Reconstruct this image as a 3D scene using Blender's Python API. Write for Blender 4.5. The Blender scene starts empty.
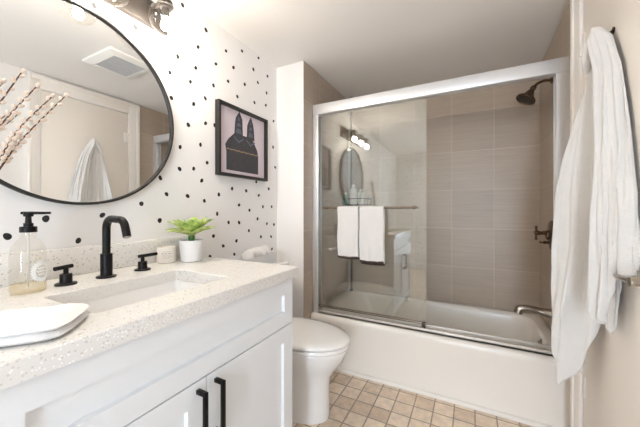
import bpy, bmesh, math, random
from mathutils import Vector, Matrix

# ---------------------------------------------------------------- camera, sky, lights, exposure
scene = bpy.context.scene
COL = scene.collection
CAM_X, CAM_Z = 1.3123, 1.1447
cam_data = bpy.data.cameras.new('camera')
cam_data.sensor_width = 36.0
cam_data.lens = 287.81 * 36.0 / 640.0
cam_data.shift_y = -3.26 / 640.0
cam_data.clip_start = 0.02
cam = bpy.data.objects.new('camera', cam_data)
COL.objects.link(cam)
cam.location = (CAM_X, 0.0, CAM_Z)
cam.rotation_euler = (math.radians(90), 0, 0.4813)
scene.camera = cam

scene.view_settings.view_transform = 'Standard'
scene.view_settings.look = 'None'
scene.view_settings.gamma = 1.0
scene.view_settings.use_curve_mapping = False
scene.view_settings.exposure = -0.36

SKY_STRENGTH = 30.0
BULB_STRENGTH = 620.0
world = bpy.data.worlds.new('daylight')
scene.world = world
world.use_nodes = True
bg = world.node_tree.nodes['Background']
bg.inputs[0].default_value = (0.72, 0.86, 1.0, 1)
bg.inputs[1].default_value = SKY_STRENGTH

# unseen window added behind the camera to let in cool daylight (portal helps sampling)
WIN = (1.26, 1.70, 0.12, 2.10)          # x0, x1, z0, z1
FRONT_Y = -1.9
pl = bpy.data.lights.new('window_added_portal', 'AREA')
pl.shape = 'RECTANGLE'
pl.size, pl.size_y = WIN[1] - WIN[0], WIN[3] - WIN[2]
pl.cycles.is_portal = True
po = bpy.data.objects.new('window_added_portal', pl)
COL.objects.link(po)
po.location = ((WIN[0] + WIN[1]) / 2, FRONT_Y - 0.06, (WIN[2] + WIN[3]) / 2)
po.rotation_euler = (math.radians(90), 0, 0)

scene.cycles.max_bounces = 14
scene.cycles.diffuse_bounces = 6
scene.cycles.glossy_bounces = 6
scene.cycles.transparent_max_bounces = 24
scene.cycles.transmission_bounces = 8
scene.cycles.sample_clamp_indirect = 15.0

# ---------------------------------------------------------------- materials
def lin(c):
    return tuple(((v / 255) / 12.92 if v / 255 <= .04045 else ((v / 255 + .055) / 1.055) ** 2.4) for v in c) + (1,)

class NT:
    def __init__(s, m):
        m.use_nodes = True
        s.t = m.node_tree
        s.b = s.t.nodes.get('Principled BSDF')
        s.out = s.t.nodes.get('Material Output')
    def n(s, typ, **kw):
        nd = s.t.nodes.new(typ)
        for k, v in kw.items():
            if k.startswith('i_'):
                key = k[2:]
                nd.inputs[int(key) if key.isdigit() else key.replace('_', ' ')].default_value = v
            else:
                setattr(nd, k, v)
        return nd
    def l(s, a, b):
        s.t.links.new(a, b)

def mat(name, rgb, rough=.5, metal=0.0, var=.03, scale=8.0, bump=0.0, bscale=60.0, spec=.5, coat=0.0, sheen=0.0, sss=0.0):
    m = bpy.data.materials.new(name)
    t = NT(m)
    c = lin(rgb)
    tc = t.n('ShaderNodeTexCoord')
    nz = t.n('ShaderNodeTexNoise', i_Scale=scale, i_Detail=4.0)
    t.l(tc.outputs['Object'], nz.inputs['Vector'])
    mx = t.n('ShaderNodeMix', data_type='RGBA')
    mx.inputs[6].default_value = tuple(max(0, v * (1 - var)) for v in c[:3]) + (1,)
    mx.inputs[7].default_value = tuple(min(1, v * (1 + var)) for v in c[:3]) + (1,)
    t.l(nz.outputs[0], mx.inputs[0])
    t.l(mx.outputs[2], t.b.inputs['Base Color'])
    t.b.inputs['Roughness'].default_value = rough
    t.b.inputs['Metallic'].default_value = metal
    t.b.inputs['Specular IOR Level'].default_value = spec
    t.b.inputs['Coat Weight'].default_value = coat
    t.b.inputs['Coat Roughness'].default_value = .05
    t.b.inputs['Sheen Weight'].default_value = sheen
    if bump:
        n2 = t.n('ShaderNodeTexNoise', i_Scale=bscale, i_Detail=3.0)
        t.l(tc.outputs['Object'], n2.inputs['Vector'])
        bp = t.n('ShaderNodeBump', i_Strength=bump, i_Distance=.004)
        t.l(n2.outputs[0], bp.inputs['Height'])
        t.l(bp.outputs[0], t.b.inputs['Normal'])
    return m

def thin_glass(name, tint, ior=1.5, rough=0.0, refl=1.0):
    """thin clear pane: what passes is tinted, what bounces follows fresnel"""
    m = bpy.data.materials.new(name)
    t = NT(m)
    t.t.nodes.remove(t.b)
    tr = t.n('ShaderNodeBsdfTransparent')
    nz = t.n('ShaderNodeTexNoise', i_Scale=3.0)
    mx = t.n('ShaderNodeMix', data_type='RGBA')
    mx.inputs[6].default_value = tuple(v * .985 for v in tint) + (1,)
    mx.inputs[7].default_value = tuple(tint) + (1,)
    t.l(nz.outputs[0], mx.inputs[0])
    t.l(mx.outputs[2], tr.inputs[0])
    gl = t.n('ShaderNodeBsdfGlossy')
    gl.inputs['Roughness'].default_value = rough
    gl.inputs[0].default_value = (refl, refl, refl, 1)
    ge = t.n('ShaderNodeNewGeometry')
    dt = t.n('ShaderNodeVectorMath', operation='DOT_PRODUCT')
    t.l(ge.outputs['Incoming'], dt.inputs[0]); t.l(ge.outputs['Normal'], dt.inputs[1])
    ab = t.n('ShaderNodeMath', operation='ABSOLUTE'); t.l(dt.outputs['Value'], ab.inputs[0])
    om = t.n('ShaderNodeMath', operation='SUBTRACT'); om.inputs[0].default_value = 1.0; t.l(ab.outputs[0], om.inputs[1])
    pw = t.n('ShaderNodeMath', operation='POWER'); pw.inputs[1].default_value = 5.0; t.l(om.outputs[0], pw.inputs[0])
    r0 = ((ior - 1) / (ior + 1)) ** 2
    fr = t.n('ShaderNodeMath', operation='MULTIPLY_ADD')
    fr.inputs[1].default_value = (1 - r0) * .6; fr.inputs[2].default_value = r0
    t.l(pw.outputs[0], fr.inputs[0])
    ms = t.n('ShaderNodeMixShader')
    t.l(fr.outputs[0], ms.inputs[0]); t.l(tr.outputs[0], ms.inputs[1]); t.l(gl.outputs[0], ms.inputs[2])
    t.l(ms.outputs[0], t.out.inputs[0])
    return m

def swizzle(t, a, b, off=(0, 0)):
    """object coordinates -> (axis a, axis b, 0) shifted by off"""
    tc = t.n('ShaderNodeTexCoord')
    sp = t.n('ShaderNodeSeparateXYZ')
    t.l(tc.outputs['Object'], sp.inputs[0])
    cb = t.n('ShaderNodeCombineXYZ')
    for k, (ax, o) in enumerate(zip((a, b), off)):
        ad = t.n('ShaderNodeMath', operation='ADD')
        ad.inputs[1].default_value = o
        t.l(sp.outputs['XYZ'.index(ax)], ad.inputs[0])
        t.l(ad.outputs[0], cb.inputs[k])
    return cb, tc

def tile_mat(name, a, b, off, w, h, c1, c2, grout, mortar, streak=True, rough=.35, bump=.3):
    m = bpy.data.materials.new(name)
    t = NT(m)
    cb, tc = swizzle(t, a, b, off)
    br = t.n('ShaderNodeTexBrick', offset=0.0, squash=1.0)
    br.inputs['Color1'].default_value = lin(c1)
    br.inputs['Color2'].default_value = lin(c2)
    br.inputs['Mortar'].default_value = lin(grout)
    br.inputs['Scale'].default_value = 1.0
    br.inputs['Mortar Size'].default_value = mortar
    br.inputs['Mortar Smooth'].default_value = .25
    br.inputs['Bias'].default_value = 0.0
    br.inputs['Brick Width'].default_value = w
    br.inputs['Row Height'].default_value = h
    t.l(cb.outputs[0], br.inputs['Vector'])
    mp = t.n('ShaderNodeMapping')
    mp.inputs['Scale'].default_value = (3, 60, 1) if streak else (22, 22, 1)
    t.l(cb.outputs[0], mp.inputs[0])
    nz = t.n('ShaderNodeTexNoise', i_Scale=1.0, i_Detail=6.0, i_Roughness=.65)
    t.l(mp.outputs[0], nz.inputs['Vector'])
    rp = t.n('ShaderNodeMapRange')
    rp.inputs[1].default_value, rp.inputs[2].default_value = .3, .7
    rp.inputs[3].default_value, rp.inputs[4].default_value = (.925, 1.075) if streak else (.82, 1.15)
    t.l(nz.outputs[0], rp.inputs[0])
    ml = t.n('ShaderNodeMix', data_type='RGBA', blend_type='MULTIPLY')
    ml.inputs[0].default_value = 1.0
    t.l(br.outputs[0], ml.inputs[6]); t.l(rp.outputs[0], ml.inputs[7])
    t.l(ml.outputs[2], t.b.inputs['Base Color'])
    t.b.inputs['Roughness'].default_value = rough
    bp = t.n('ShaderNodeBump', i_Strength=bump, i_Distance=.002, invert=True)
    t.l(br.outputs['Fac'], bp.inputs['Height'])
    t.l(bp.outputs[0], t.b.inputs['Normal'])
    return m

def quartz_mat(name):
    m = bpy.data.materials.new(name)
    t = NT(m)
    tc = t.n('ShaderNodeTexCoord')
    col = None
    base = lin((224, 221, 217))
    prev = t.n('ShaderNodeRGB'); prev.outputs[0].default_value = base
    prev = prev.outputs[0]
    for sc, th, keep, c in ((140, .30, .45, (206, 200, 194)), (90, .24, .33, (186, 181, 176)), (62, .16, .18, (146, 141, 137)), (170, .28, .35, (246, 244, 242))):
        vo = t.n('ShaderNodeTexVoronoi', i_Scale=float(sc))
        t.l(tc.outputs['Object'], vo.inputs['Vector'])
        lt = t.n('ShaderNodeMath', operation='LESS_THAN'); lt.inputs[1].default_value = th
        t.l(vo.outputs['Distance'], lt.inputs[0])
        sx = t.n('ShaderNodeSeparateColor'); t.l(vo.outputs['Color'], sx.inputs[0])
        l2 = t.n('ShaderNodeMath', operation='LESS_THAN'); l2.inputs[1].default_value = keep
        t.l(sx.outputs[0], l2.inputs[0])
        mu = t.n('ShaderNodeMath', operation='MULTIPLY')
        t.l(lt.outputs[0], mu.inputs[0]); t.l(l2.outputs[0], mu.inputs[1])
        mx = t.n('ShaderNodeMix', data_type='RGBA')
        t.l(mu.outputs[0], mx.inputs[0]); t.l(prev, mx.inputs[6]); mx.inputs[7].default_value = lin(c)
        prev = mx.outputs[2]
    t.l(prev, t.b.inputs['Base Color'])
    t.b.inputs['Roughness'].default_value = .25
    return m

def emit_mat(name, rgb, strength):
    m = bpy.data.materials.new(name)
    t = NT(m)
    t.t.nodes.remove(t.b)
    e = t.n('ShaderNodeEmission')
    e.inputs[0].default_value = rgb + (1,)
    e.inputs[1].default_value = strength
    t.l(e.outputs[0], t.out.inputs[0])
    return m

def towel_mat(name, rgb, bs=420.0):
    return mat(name, rgb, rough=.95, var=.04, scale=30, bump=.55, bscale=bs, spec=.1, sheen=.35)

M = dict(
    wall=mat('wall_paint', (236, 233, 231), .75, var=.012, scale=3, bump=.05, bscale=120),
    ceiling=mat('ceiling_paint', (234, 230, 226), .85, var=.012, scale=3, bump=.05, bscale=140),
    dot=mat('dot_decal_vinyl', (22, 22, 24), .6),
    trim=mat('trim_paint', (238, 232, 226), .4, var=.01),
    door=mat('door_paint', (236, 228, 219), .38, var=.012, scale=2),
    cab=mat('cabinet_paint', (228, 230, 233), .42, var=.012, scale=4),
    black=mat('matte_black_metal', (24, 22, 22), .38, .6, var=.1),
    blackframe=mat('black_frame_paint', (26, 24, 23), .45, var=.1),
    bronze=mat('bronze_metal', (104, 84, 66), .32, .9, var=.15, scale=25),
    darkbronze=mat('dark_bronze_metal', (74, 66, 60), .4, .7, var=.1),
    plate=mat('dark_fixture_metal', (50, 45, 42), .5, .5, var=.1),
    bar=mat('aged_nickel', (132, 116, 100), .32, .9, var=.1, scale=30),
    pole=mat('dark_pole_paint', (66, 58, 52), .6, .1, var=.1),
    nickel=mat('brushed_nickel', (176, 166, 154), .28, 1.0, var=.06, scale=30),
    alu=mat('satin_aluminium', (226, 226, 228), .35, .55, var=.03),
    alu_track=mat('track_aluminium', (212, 206, 198), .4, .3, var=.03),
    porcelain=mat('white_porcelain', (238, 236, 234), .12, var=.008, scale=2, coat=.4),
    acrylic=mat('white_tub_enamel', (238, 233, 227), .26, var=.012, scale=2, coat=.08),
    quartz=quartz_mat('speckled_quartz'),
    tile_back=tile_mat('wall_tile_back', 'X', 'Z', (.305 * 8 - 1.479, .318 * 8 - .995), .305, .318, (182, 167, 152), (174, 159, 144), (200, 187, 174), .0022),
    tile_side=tile_mat('wall_tile_side', 'Y', 'Z', (.305 * 9 - 2.66, .318 * 8 - .995), .305, .318, (182, 167, 152), (174, 159, 144), (200, 187, 174), .0022),
    floor=tile_mat('floor_tile', 'X', 'Y', (.1055 * 20 - .597, .1045 * 40 - 1.8475), .1055, .1045, (238, 221, 202), (215, 194, 172), (164, 149, 134), .0042, streak=False, rough=.5, bump=.8),
    mirror=None,
    towel=towel_mat('white_terry', (222, 218, 216)),
    towel_bright=towel_mat('bright_white_terry', (240, 238, 236)),
    towel_bath=towel_mat('white_bath_terry', (212, 209, 206), 300.0),
    hem=mat('brown_hem_stitch', (70, 58, 52), .95, var=.25, scale=120),
    glass=thin_glass('shower_glass', (.985, .992, .982), ior=1.75),
    clear=thin_glass('clear_glass', (.965, .95, .925), ior=1.6),
    bottle=thin_glass('bottle_glass', (.955, .945, .92), ior=1.5),
    soap=None,
    cream=mat('cream_ceramic', (226, 218, 208), .4, var=.02),
    pot=mat('white_pot_ceramic', (232, 230, 230), .5, var=.02),
    soil=mat('dark_soil', (66, 50, 40), .95, var=.4, scale=90, bump=.8),
    label=mat('white_label_print', (236, 238, 238), .6, var=.02),
    ink=mat('grey_ink', (150, 146, 146), .7),
    wax=mat('ivory_wax', (238, 228, 210), .6),
    twig=mat('willow_twig', (96, 66, 50), .7, var=.2, scale=60),
    catkin=mat('catkin_fluff', (226, 206, 188), .95, var=.08, scale=200, bump=.6, bscale=500, sheen=.4),
    art_bg=mat('lilac_print_paper', (214, 200, 206), .8, var=.03, scale=10),
    art_dark=mat('charcoal_print_ink', (66, 64, 68), .8, var=.25, scale=40),
    art_blue=mat('slate_print_ink', (92, 98, 112), .8, var=.3, scale=70),
    art_gold=mat('tan_print_ink', (168, 140, 108), .8, var=.3, scale=200),
    tray=mat('pale_grey_tray', (226, 226, 227), .35, var=.03),
    bottle_white=mat('white_plastic', (226, 226, 222), .35, var=.02),
    bottle_teal=mat('teal_plastic', (110, 160, 150), .35, var=.05),
    vent=mat('vent_plastic', (236, 234, 230), .5, var=.01),
    vent_dark=mat('vent_grille_grey', (200, 200, 202), .6, var=.02),
)
def _mirror():
    m = bpy.data.materials.new('mirror_silver')
    t = NT(m); t.t.nodes.remove(t.b)
    g = t.n('ShaderNodeBsdfGlossy'); g.inputs['Roughness'].default_value = 0
    nz = t.n('ShaderNodeTexNoise', i_Scale=2.0)
    mx = t.n('ShaderNodeMix', data_type='RGBA')
    mx.inputs[6].default_value = (.86, .88, .89, 1); mx.inputs[7].default_value = (.88, .90, .91, 1)
    t.l(nz.outputs[0], mx.inputs[0]); t.l(mx.outputs[2], g.inputs[0])
    t.l(g.outputs[0], t.out.inputs[0])
    return m
M['mirror'] = _mirror()
def _soap():
    m = bpy.data.materials.new('pale_liquid_soap')
    t = NT(m)
    t.b.inputs['Base Color'].default_value = lin((252, 250, 243))
    t.b.inputs['Roughness'].default_value = .3
    tr = t.n('ShaderNodeBsdfTransparent'); tr.inputs[0].default_value = lin((252, 247, 234))
    nz = t.n('ShaderNodeTexNoise', i_Scale=40.0)
    mr = t.n('ShaderNodeMapRange'); mr.inputs[3].default_value = .75; mr.inputs[4].default_value = .88
    t.l(nz.outputs[0], mr.inputs[0])
    ms = t.n('ShaderNodeMixShader')
    t.l(mr.outputs[0], ms.inputs[0]); t.l(t.b.outputs[0], ms.inputs[1]); t.l(tr.outputs[0], ms.inputs[2])
    t.l(ms.outputs[0], t.out.inputs[0])
    return m
M['soap'] = _soap()
def _leaf():
    m = bpy.data.materials.new('variegated_leaf')
    t = NT(m)
    tc = t.n('ShaderNodeTexCoord')
    nz = t.n('ShaderNodeTexNoise', i_Scale=45.0, i_Detail=3.0)
    t.l(tc.outputs['Object'], nz.inputs['Vector'])
    rp = t.n('ShaderNodeValToRGB')
    rp.color_ramp.elements[0].position = .35; rp.color_ramp.elements[0].color = lin((120, 158, 72))
    rp.color_ramp.elements[1].position = .65; rp.color_ramp.elements[1].color = lin((214, 222, 140))
    t.l(nz.outputs[0], rp.inputs[0]); t.l(rp.outputs[0], t.b.inputs['Base Color'])
    t.b.inputs['Roughness'].default_value = .45
    return m
M['leaf'] = _leaf()
M['leaf_dark'] = mat('leaf_stem_green', (72, 122, 48), .5, var=.2, scale=60)
M['bulb'] = emit_mat('warm_bulb', (1.0, .92, .81), BULB_STRENGTH)

# ---------------------------------------------------------------- mesh builder
ORIG = {}

def rrect(x0, x1, y0, y1, r, z, n=6):
    r = min(r, (x1 - x0) / 2 - 1e-5, (y1 - y0) / 2 - 1e-5)
    pts = []
    for cx_, cy_, a0 in ((x1 - r, y1 - r, 0), (x0 + r, y1 - r, 90), (x0 + r, y0 + r, 180), (x1 - r, y0 + r, 270)):
        for k in range(n + 1):
            a = math.radians(a0 + 90 * k / n)
            pts.append(Vector((cx_ + r * math.cos(a), cy_ + r * math.sin(a), z)))
    return pts

def egg(x0, x1, cy_, hw, z, n=40, wide=.42, pw=2.0):
    """bowl outline, blunt at x0 and rounded-pointed at x1, half width hw"""
    xm = x0 + (x1 - x0) * wide
    pts = []
    for k in range(n):
        a = 2 * math.pi * k / n
        ca, sa = math.cos(a), math.sin(a)
        if ca >= 0:
            x = xm + (x1 - xm) * abs(ca) ** (2 / pw)
            y = cy_ + hw * math.copysign(abs(sa) ** (2 / pw), sa)
        else:
            e = 2 / 3.2
            x = xm - (xm - x0) * abs(ca) ** e
            y = cy_ + hw * math.copysign(abs(sa) ** e, sa)
        pts.append(Vector((x, y, z)))
    return pts

def catmull(pts, n):
    """n samples per span through the points"""
    out = []
    P = [Vector(p) for p in pts]
    for i in range(len(P) - 1):
        p0 = P[i - 1] if i else P[i] * 2 - P[i + 1]
        p1, p2 = P[i], P[i + 1]
        p3 = P[i + 2] if i + 2 < len(P) else P[i + 1] * 2 - P[i]
        for k in range(n):
            t = k / n
            out.append(.5 * ((2 * p1) + (p2 - p0) * t + (2 * p0 - 5 * p1 + 4 * p2 - p3) * t * t + (3 * p1 - p0 - 3 * p2 + p3) * t ** 3))
    out.append(P[-1].copy())
    return out

class MB:
    def __init__(s):
        s.bm = bmesh.new()
        s.mi = 0
    def _merge(s, tmp, mtx=None):
        vm = {}
        for v in tmp.verts:
            vm[v] = s.bm.verts.new(mtx @ v.co if mtx else v.co)
        for f in tmp.faces:
            try:
                nf = s.bm.faces.new([vm[v] for v in f.verts])
                nf.material_index = s.mi
            except ValueError:
                pass
        tmp.free()
    def box(s, x0, x1, y0, y1, z0, z1, bev=0.0, seg=2, mtx=None):
        t = bmesh.new()
        bmesh.ops.create_cube(t, size=1.0)
        for v in t.verts:
            v.co = Vector((x0 + (v.co.x + .5) * (x1 - x0), y0 + (v.co.y + .5) * (y1 - y0), z0 + (v.co.z + .5) * (z1 - z0)))
        if bev:
            bmesh.ops.bevel(t, geom=list(t.edges), offset=bev, segments=seg, affect='EDGES', profile=.5)
        s._merge(t, mtx)
        return s
    def loft(s, rings, cap0=True, cap1=True, close=True, mtx=None):
        R = [[s.bm.verts.new(mtx @ Vector(p) if mtx else p) for p in r] for r in rings]
        n = len(R[0])
        for a, b in zip(R, R[1:]):
            for k in range(n if close else n - 1):
                f = s.bm.faces.new((a[k], a[(k + 1) % n], b[(k + 1) % n], b[k]))
                f.material_index = s.mi
        for c, r in ((cap0, R[0][::-1]), (cap1, R[-1])):
            if c:
                f = s.bm.faces.new(r)
                f.material_index = s.mi
        return s
    def lathe(s, prof, c=(0, 0, 0), n=32, mtx=None, axis=None):
        """profile of (radius, height) about +z at c; axis: direction the height runs along"""
        m = Matrix.Translation(Vector(c))
        if axis is not None:
            m = m @ Vector((0, 0, 1)).rotation_difference(Vector(axis).normalized()).to_matrix().to_4x4()
        rings = [[Vector((max(r, 1e-5) * math.cos(2 * math.pi * k / n), max(r, 1e-5) * math.sin(2 * math.pi * k / n), h)) for k in range(n)] for r, h in prof]
        s.loft(rings, prof[0][0] > 1e-4, prof[-1][0] > 1e-4, mtx=m)
        return s
    def tube(s, path, r, n=12, caps=True):
        P = [Vector(p) for p in path]
        rr = r if isinstance(r, (list, tuple)) else [r] * len(P)
        T = [(P[min(i + 1, len(P) - 1)] - P[max(i - 1, 0)]).normalized() for i in range(len(P))]
        up = Vector((0, 0, 1)) if abs(T[0].z) < .9 else Vector((1, 0, 0))
        N = (up - T[0] * up.dot(T[0])).normalized()
        rings = []
        for i, p in enumerate(P):
            if i:
                N = T[i - 1].rotation_difference(T[i]) @ N
                N = (N - T[i] * N.dot(T[i])).normalized()
            B = T[i].cross(N)
            rings.append([p + rr[i] * (math.cos(2 * math.pi * k / n) * N + math.sin(2 * math.pi * k / n) * B) for k in range(n)])
        s.loft(rings, caps, caps)
        return s
    def ball(s, c, r, n=16, scale=(1, 1, 1), rot=None):
        t = bmesh.new()
        bmesh.ops.create_uvsphere(t, u_segments=n, v_segments=max(6, n // 2), radius=r)
        m = Matrix.Translation(Vector(c)) @ (rot.to_matrix().to_4x4() if rot else Matrix()) @ Matrix.Diagonal(Vector(scale).to_4d())
        s._merge(t, m)
        return s
    def prism(s, poly, f, d0, d1):
        """polygon (a, b) pushed between depths; f maps (a, b, d) to a point"""
        s.loft([[Vector(f(a, b, d0)) for a, b in poly], [Vector(f(a, b, d1)) for a, b in poly]])
        return s
    def grid(s, rows):
        V = [[s.bm.verts.new(p) for p in r] for r in rows]
        for a, b in zip(V, V[1:]):
            for k in range(len(a) - 1):
                f = s.bm.faces.new((a[k], a[k + 1], b[k + 1], b[k])); f.material_index = s.mi
        return s
    def build(s, name, m, parent=None, smooth=35, origin=None, recalc=True):
        o0 = Vector((0, 0, 0))
        if parent is not None:
            o0 = ORIG[parent]
        elif origin is not None:
            o0 = Vector(origin)
        if recalc:
            bmesh.ops.recalc_face_normals(s.bm, faces=list(s.bm.faces))
        for v in s.bm.verts:
            v.co -= o0
        me = bpy.data.meshes.new(name)
        s.bm.to_mesh(me); s.bm.free()
        for mm in (m if isinstance(m, (list, tuple)) else [m]):
            me.materials.append(mm)
        if smooth:
            me.shade_smooth()
            me.set_sharp_from_angle(angle=math.radians(smooth))
        o = bpy.data.objects.new(name, me)
        COL.objects.link(o)
        if parent is not None:
            o.parent = parent
        else:
            o.location = o0
        ORIG[o] = o0
        return o

def tag(o, label, cat, group=None):
    o['label'] = label; o['category'] = cat
    if group: o['group'] = group
    return o

def thing(name, loc, label, cat, group=None):
    e = bpy.data.objects.new(name, None)
    e.empty_display_size = .05
    COL.objects.link(e)
    e.location = loc
    ORIG[e] = Vector(loc)
    return tag(e, label, cat, group)

def struct(o):
    o['kind'] = 'structure'
    return o

random.seed(7)
# ---------------------------------------------------------------- the setting
XL, XR = .2393, 1.763            # alcove side walls
YW, YB = 1.799, 2.66             # face of the white wing wall, back tile wall
H = 2.2323
XA = 1.774                       # tiled end wall of the tub alcove, a little behind the door wall

struct(MB().box(-.1, XR + .1, FRONT_Y - .1, YB + .1, -.08, 0).build('floor', M['floor'], smooth=0))
struct(MB().box(-.1, XR + .1, FRONT_Y - .1, YB + .1, H, H + .08).build('ceiling', M['ceiling'], smooth=0))

DOTS = [(0.914,1.823), (1.065,1.912), (1.204,1.996), (1.344,2.037), (1.530,2.106), (1.684,2.123), (1.032,1.824), (1.186,1.864), (1.299,1.933), (1.446,1.971), (1.577,2.034), (1.674,1.997), (0.923,1.701), (1.052,1.713), (1.128,1.770), (1.378,1.867), (1.541,1.883), (1.665,1.905), (1.019,1.593), (1.130,1.631), (1.757,1.815), (0.971,1.467), (1.096,1.504), (1.751,1.618), (0.968,1.355), (1.052,1.367), (1.141,1.412), (1.777,1.470), (0.985,2.200), (1.133,2.154), (1.080,2.032), (1.282,2.110), (1.420,2.177), (1.584,2.209), (0.776,1.174), (1.122,1.197), (1.393,1.178), (1.491,1.145), (1.632,1.170), (1.734,1.171), (0.862,1.096), (1.213,1.124), (1.303,1.070), (1.393,1.066), (1.574,1.085), (1.677,1.047), (1.762,1.037), (1.186,0.996), (1.485,1.008), (1.610,0.957), (1.727,0.949), (1.370,0.951), (1.260,0.931), (1.161,0.880), (1.351,0.869), (1.485,0.869), (1.737,0.856), (0.447,1.115), (0.353,1.061), (0.541,1.030), (0.621,1.125), (0.592,1.950), (0.957,1.922), (1.560,1.341), (1.674,1.425), (1.195,1.637), (1.104,1.308), (0.897,1.223), (1.015,1.219), (1.226,1.237), (1.332,1.279), (1.459,1.273), (1.699,1.302), (1.587,1.249), (0.865,1.299)]
w = MB().box(-.1, 0, FRONT_Y - .1, YB + .1, 0, H)
def decal(mb, y, z, ry, rz, a):
    n = 14
    ph = random.uniform(0, 6.28)
    pts = []
    for k in range(n):
        t = 2 * math.pi * k / n
        q = 1 + .05 * math.sin(2 * t + ph) + .04 * math.sin(3 * t + 2 * ph)
        u, v = ry * q * math.cos(t), rz * q * math.sin(t)
        pts.append((y + u * math.cos(a) - v * math.sin(a), z + u * math.sin(a) + v * math.cos(a)))
    mb.prism(pts, lambda p, q, d: (d, p, q), .0001, .0007)
w.mi = 1
allp = list(DOTS)
for y, z in DOTS:
    decal(w, y, z, random.uniform(.0085, .0105), random.uniform(.0105, .013), random.uniform(-.9, .9))
for _ in range(1500):            # the pattern carries on over the rest of the wall
    y, z = random.uniform(FRONT_Y + .05, YW - .02), random.uniform(.1, H - .03)
    if .33 < y < 1.79 and .86 < z < 2.21 and not (y < .8 and z > 1.95):
        continue
    if all((y - a) ** 2 + (z - b) ** 2 > .0105 for a, b in allp):
        allp.append((y, z))
        decal(w, y, z, random.uniform(.0085, .0105), random.uniform(.0105, .013), random.uniform(-.9, .9))
struct(w.build('wall_left', [M['wall'], M['dot']], smooth=0))

# white wing wall whose side facing the tub is tiled
w = MB().box(0, XL - .003, YW, YB, 0, H)
w.mi = 1
w.box(XL - .003, XL, YW + .001, YB, 0, H)
struct(w.build('wall_partition', [M['wall'], M['tile_side']], smooth=0))
struct(MB().box(0, XR + .1, YB, YB + .1, 0, H).build('wall_back', M['tile_back'], smooth=0))
DY0, DY1, DH = 1.0, 1.655, 2.105   # door opening
w = MB().box(XR, XR + .1, FRONT_Y - .1, DY0, 0, H).box(XR, XR + .1, DY1, 1.772, 0, H).box(XA + .006, XR + .1, 1.772, YB, 0, H).box(XR, XR + .1, DY0, DY1, DH, H)
w.mi = 1
w.box(XA, XA + .006, 1.772, YB, 0, H)
struct(w.build('wall_right', [M['wall'], M['tile_side']], smooth=0))
frontp = []
w = MB().box(0, WIN[0], FRONT_Y - .1, FRONT_Y, 0, H).box(WIN[1], XR, FRONT_Y - .1, FRONT_Y, 0, H)
w.box(WIN[0], WIN[1], FRONT_Y - .1, FRONT_Y, 0, WIN[2]).box(WIN[0], WIN[1], FRONT_Y - .1, FRONT_Y, WIN[3], H)
w.mi = 1
for _ in range(900):
    x, z = random.uniform(.03, XR - .03), random.uniform(.1, H - .04)
    if WIN[0] - .03 < x < WIN[1] + .03 and WIN[2] - .03 < z < WIN[3] + .03:
        continue
    if all((x - a) ** 2 + (z - b) ** 2 > .0105 for a, b in frontp):
        frontp.append((x, z))
        w.prism([(x + .0095 * math.cos(2 * math.pi * k / 12), z + .012 * math.sin(2 * math.pi * k / 12)) for k in range(12)], lambda a, c, d: (a, FRONT_Y + d, c), .0001, .0007)
struct(w.build('wall_front', [M['wall'], M['dot']], smooth=0))
wf = MB()
for x0, x1, z0, z1 in ((WIN[0], WIN[1], WIN[2], WIN[2] + .05), (WIN[0], WIN[1], WIN[3] - .05, WIN[3]), (WIN[0], WIN[0] + .05, WIN[2] + .05, WIN[3] - .05),
                       (WIN[1] - .05, WIN[1], WIN[2] + .05, WIN[3] - .05)):
    wf.box(x0, x1, FRONT_Y - .04, FRONT_Y + .01, z0, z1, .004)
struct(wf.build('window_added', M['trim']))  # frame of the unseen opening, added and sized for the light it gives

# casing around the door, and the strip along the foot of the tub
c = MB()
for (y0, y1, z0, z1) in ((1.662, 1.766, 0, 2.2), (.93, .995, 0, 2.2), (.995, 1.662, 2.108, 2.2)):
    c.box(XR - .022, XR, y0, y1, z0, z1, .004)
for (y0, y1, z0, z1) in ((1.735, 1.768, 0, 2.212), (.922, .945, 0, 2.212), (.945, 1.735, 2.184, 2.212)):
    c.box(XR - .030, XR - .02, y0, y1, z0, z1, .004)
struct(c.build('trim_1', M['trim']))

door = struct(MB().box(XR - .012, XR + .03, DY0 + .004, DY1 - .003, .012, DH - .004, .002).build('door_1', M['door']))
for hz in (1.867, 1.13, .381):
    h = MB()
    h.box(XR - .0145, XR - .0122, 1.622, 1.650, hz - .045, hz + .045, .0006)
    for k in range(5):
        h.lathe([(.0058, -.0085), (.0058, .0085)], (XR - .019, 1.655, hz - .036 + .018 * k), 12)
    h.lathe([(.001, -.003), (.0045, 0), (.001, .004)], (XR - .019, 1.655, hz + .047), 10)
    h.build('hinge', M['trim'], door)
lv = MB()
lv.lathe([(.030, 0), (.030, .006), (.026, .010), (.013, .012), (.0115, .05), (.014, .058), (.013, .068), (.004, .071)], (XR - .0121, 1.05, .956), 28, axis=(-1, 0, 0))
lv.tube(catmull([(XR - .071, 1.052, .956), (XR - .075, 1.075, .956), (XR - .075, 1.11, .955), (XR - .073, 1.145, .954)], 5), [.0085] * 5 + [.0078] * 6 + [.007] * 5, 14)
lv.build('door_handle', M['nickel'], door)
hk = MB()
hk.lathe([(.011, 0), (.011, .003), (.004, .005)], (XR - .0122, 1.348, 1.765), 16, axis=(-1, 0, 0))
hk.tube(catmull([(XR - .015, 1.348, 1.765), (XR - .035, 1.348, 1.752), (XR - .052, 1.348, 1.756), (XR - .060, 1.348, 1.778)], 6), .004, 10)
hk.ball((XR - .060, 1.348, 1.781), .006, 12)
hk.build('hook', M['darkbronze'], door)

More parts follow.
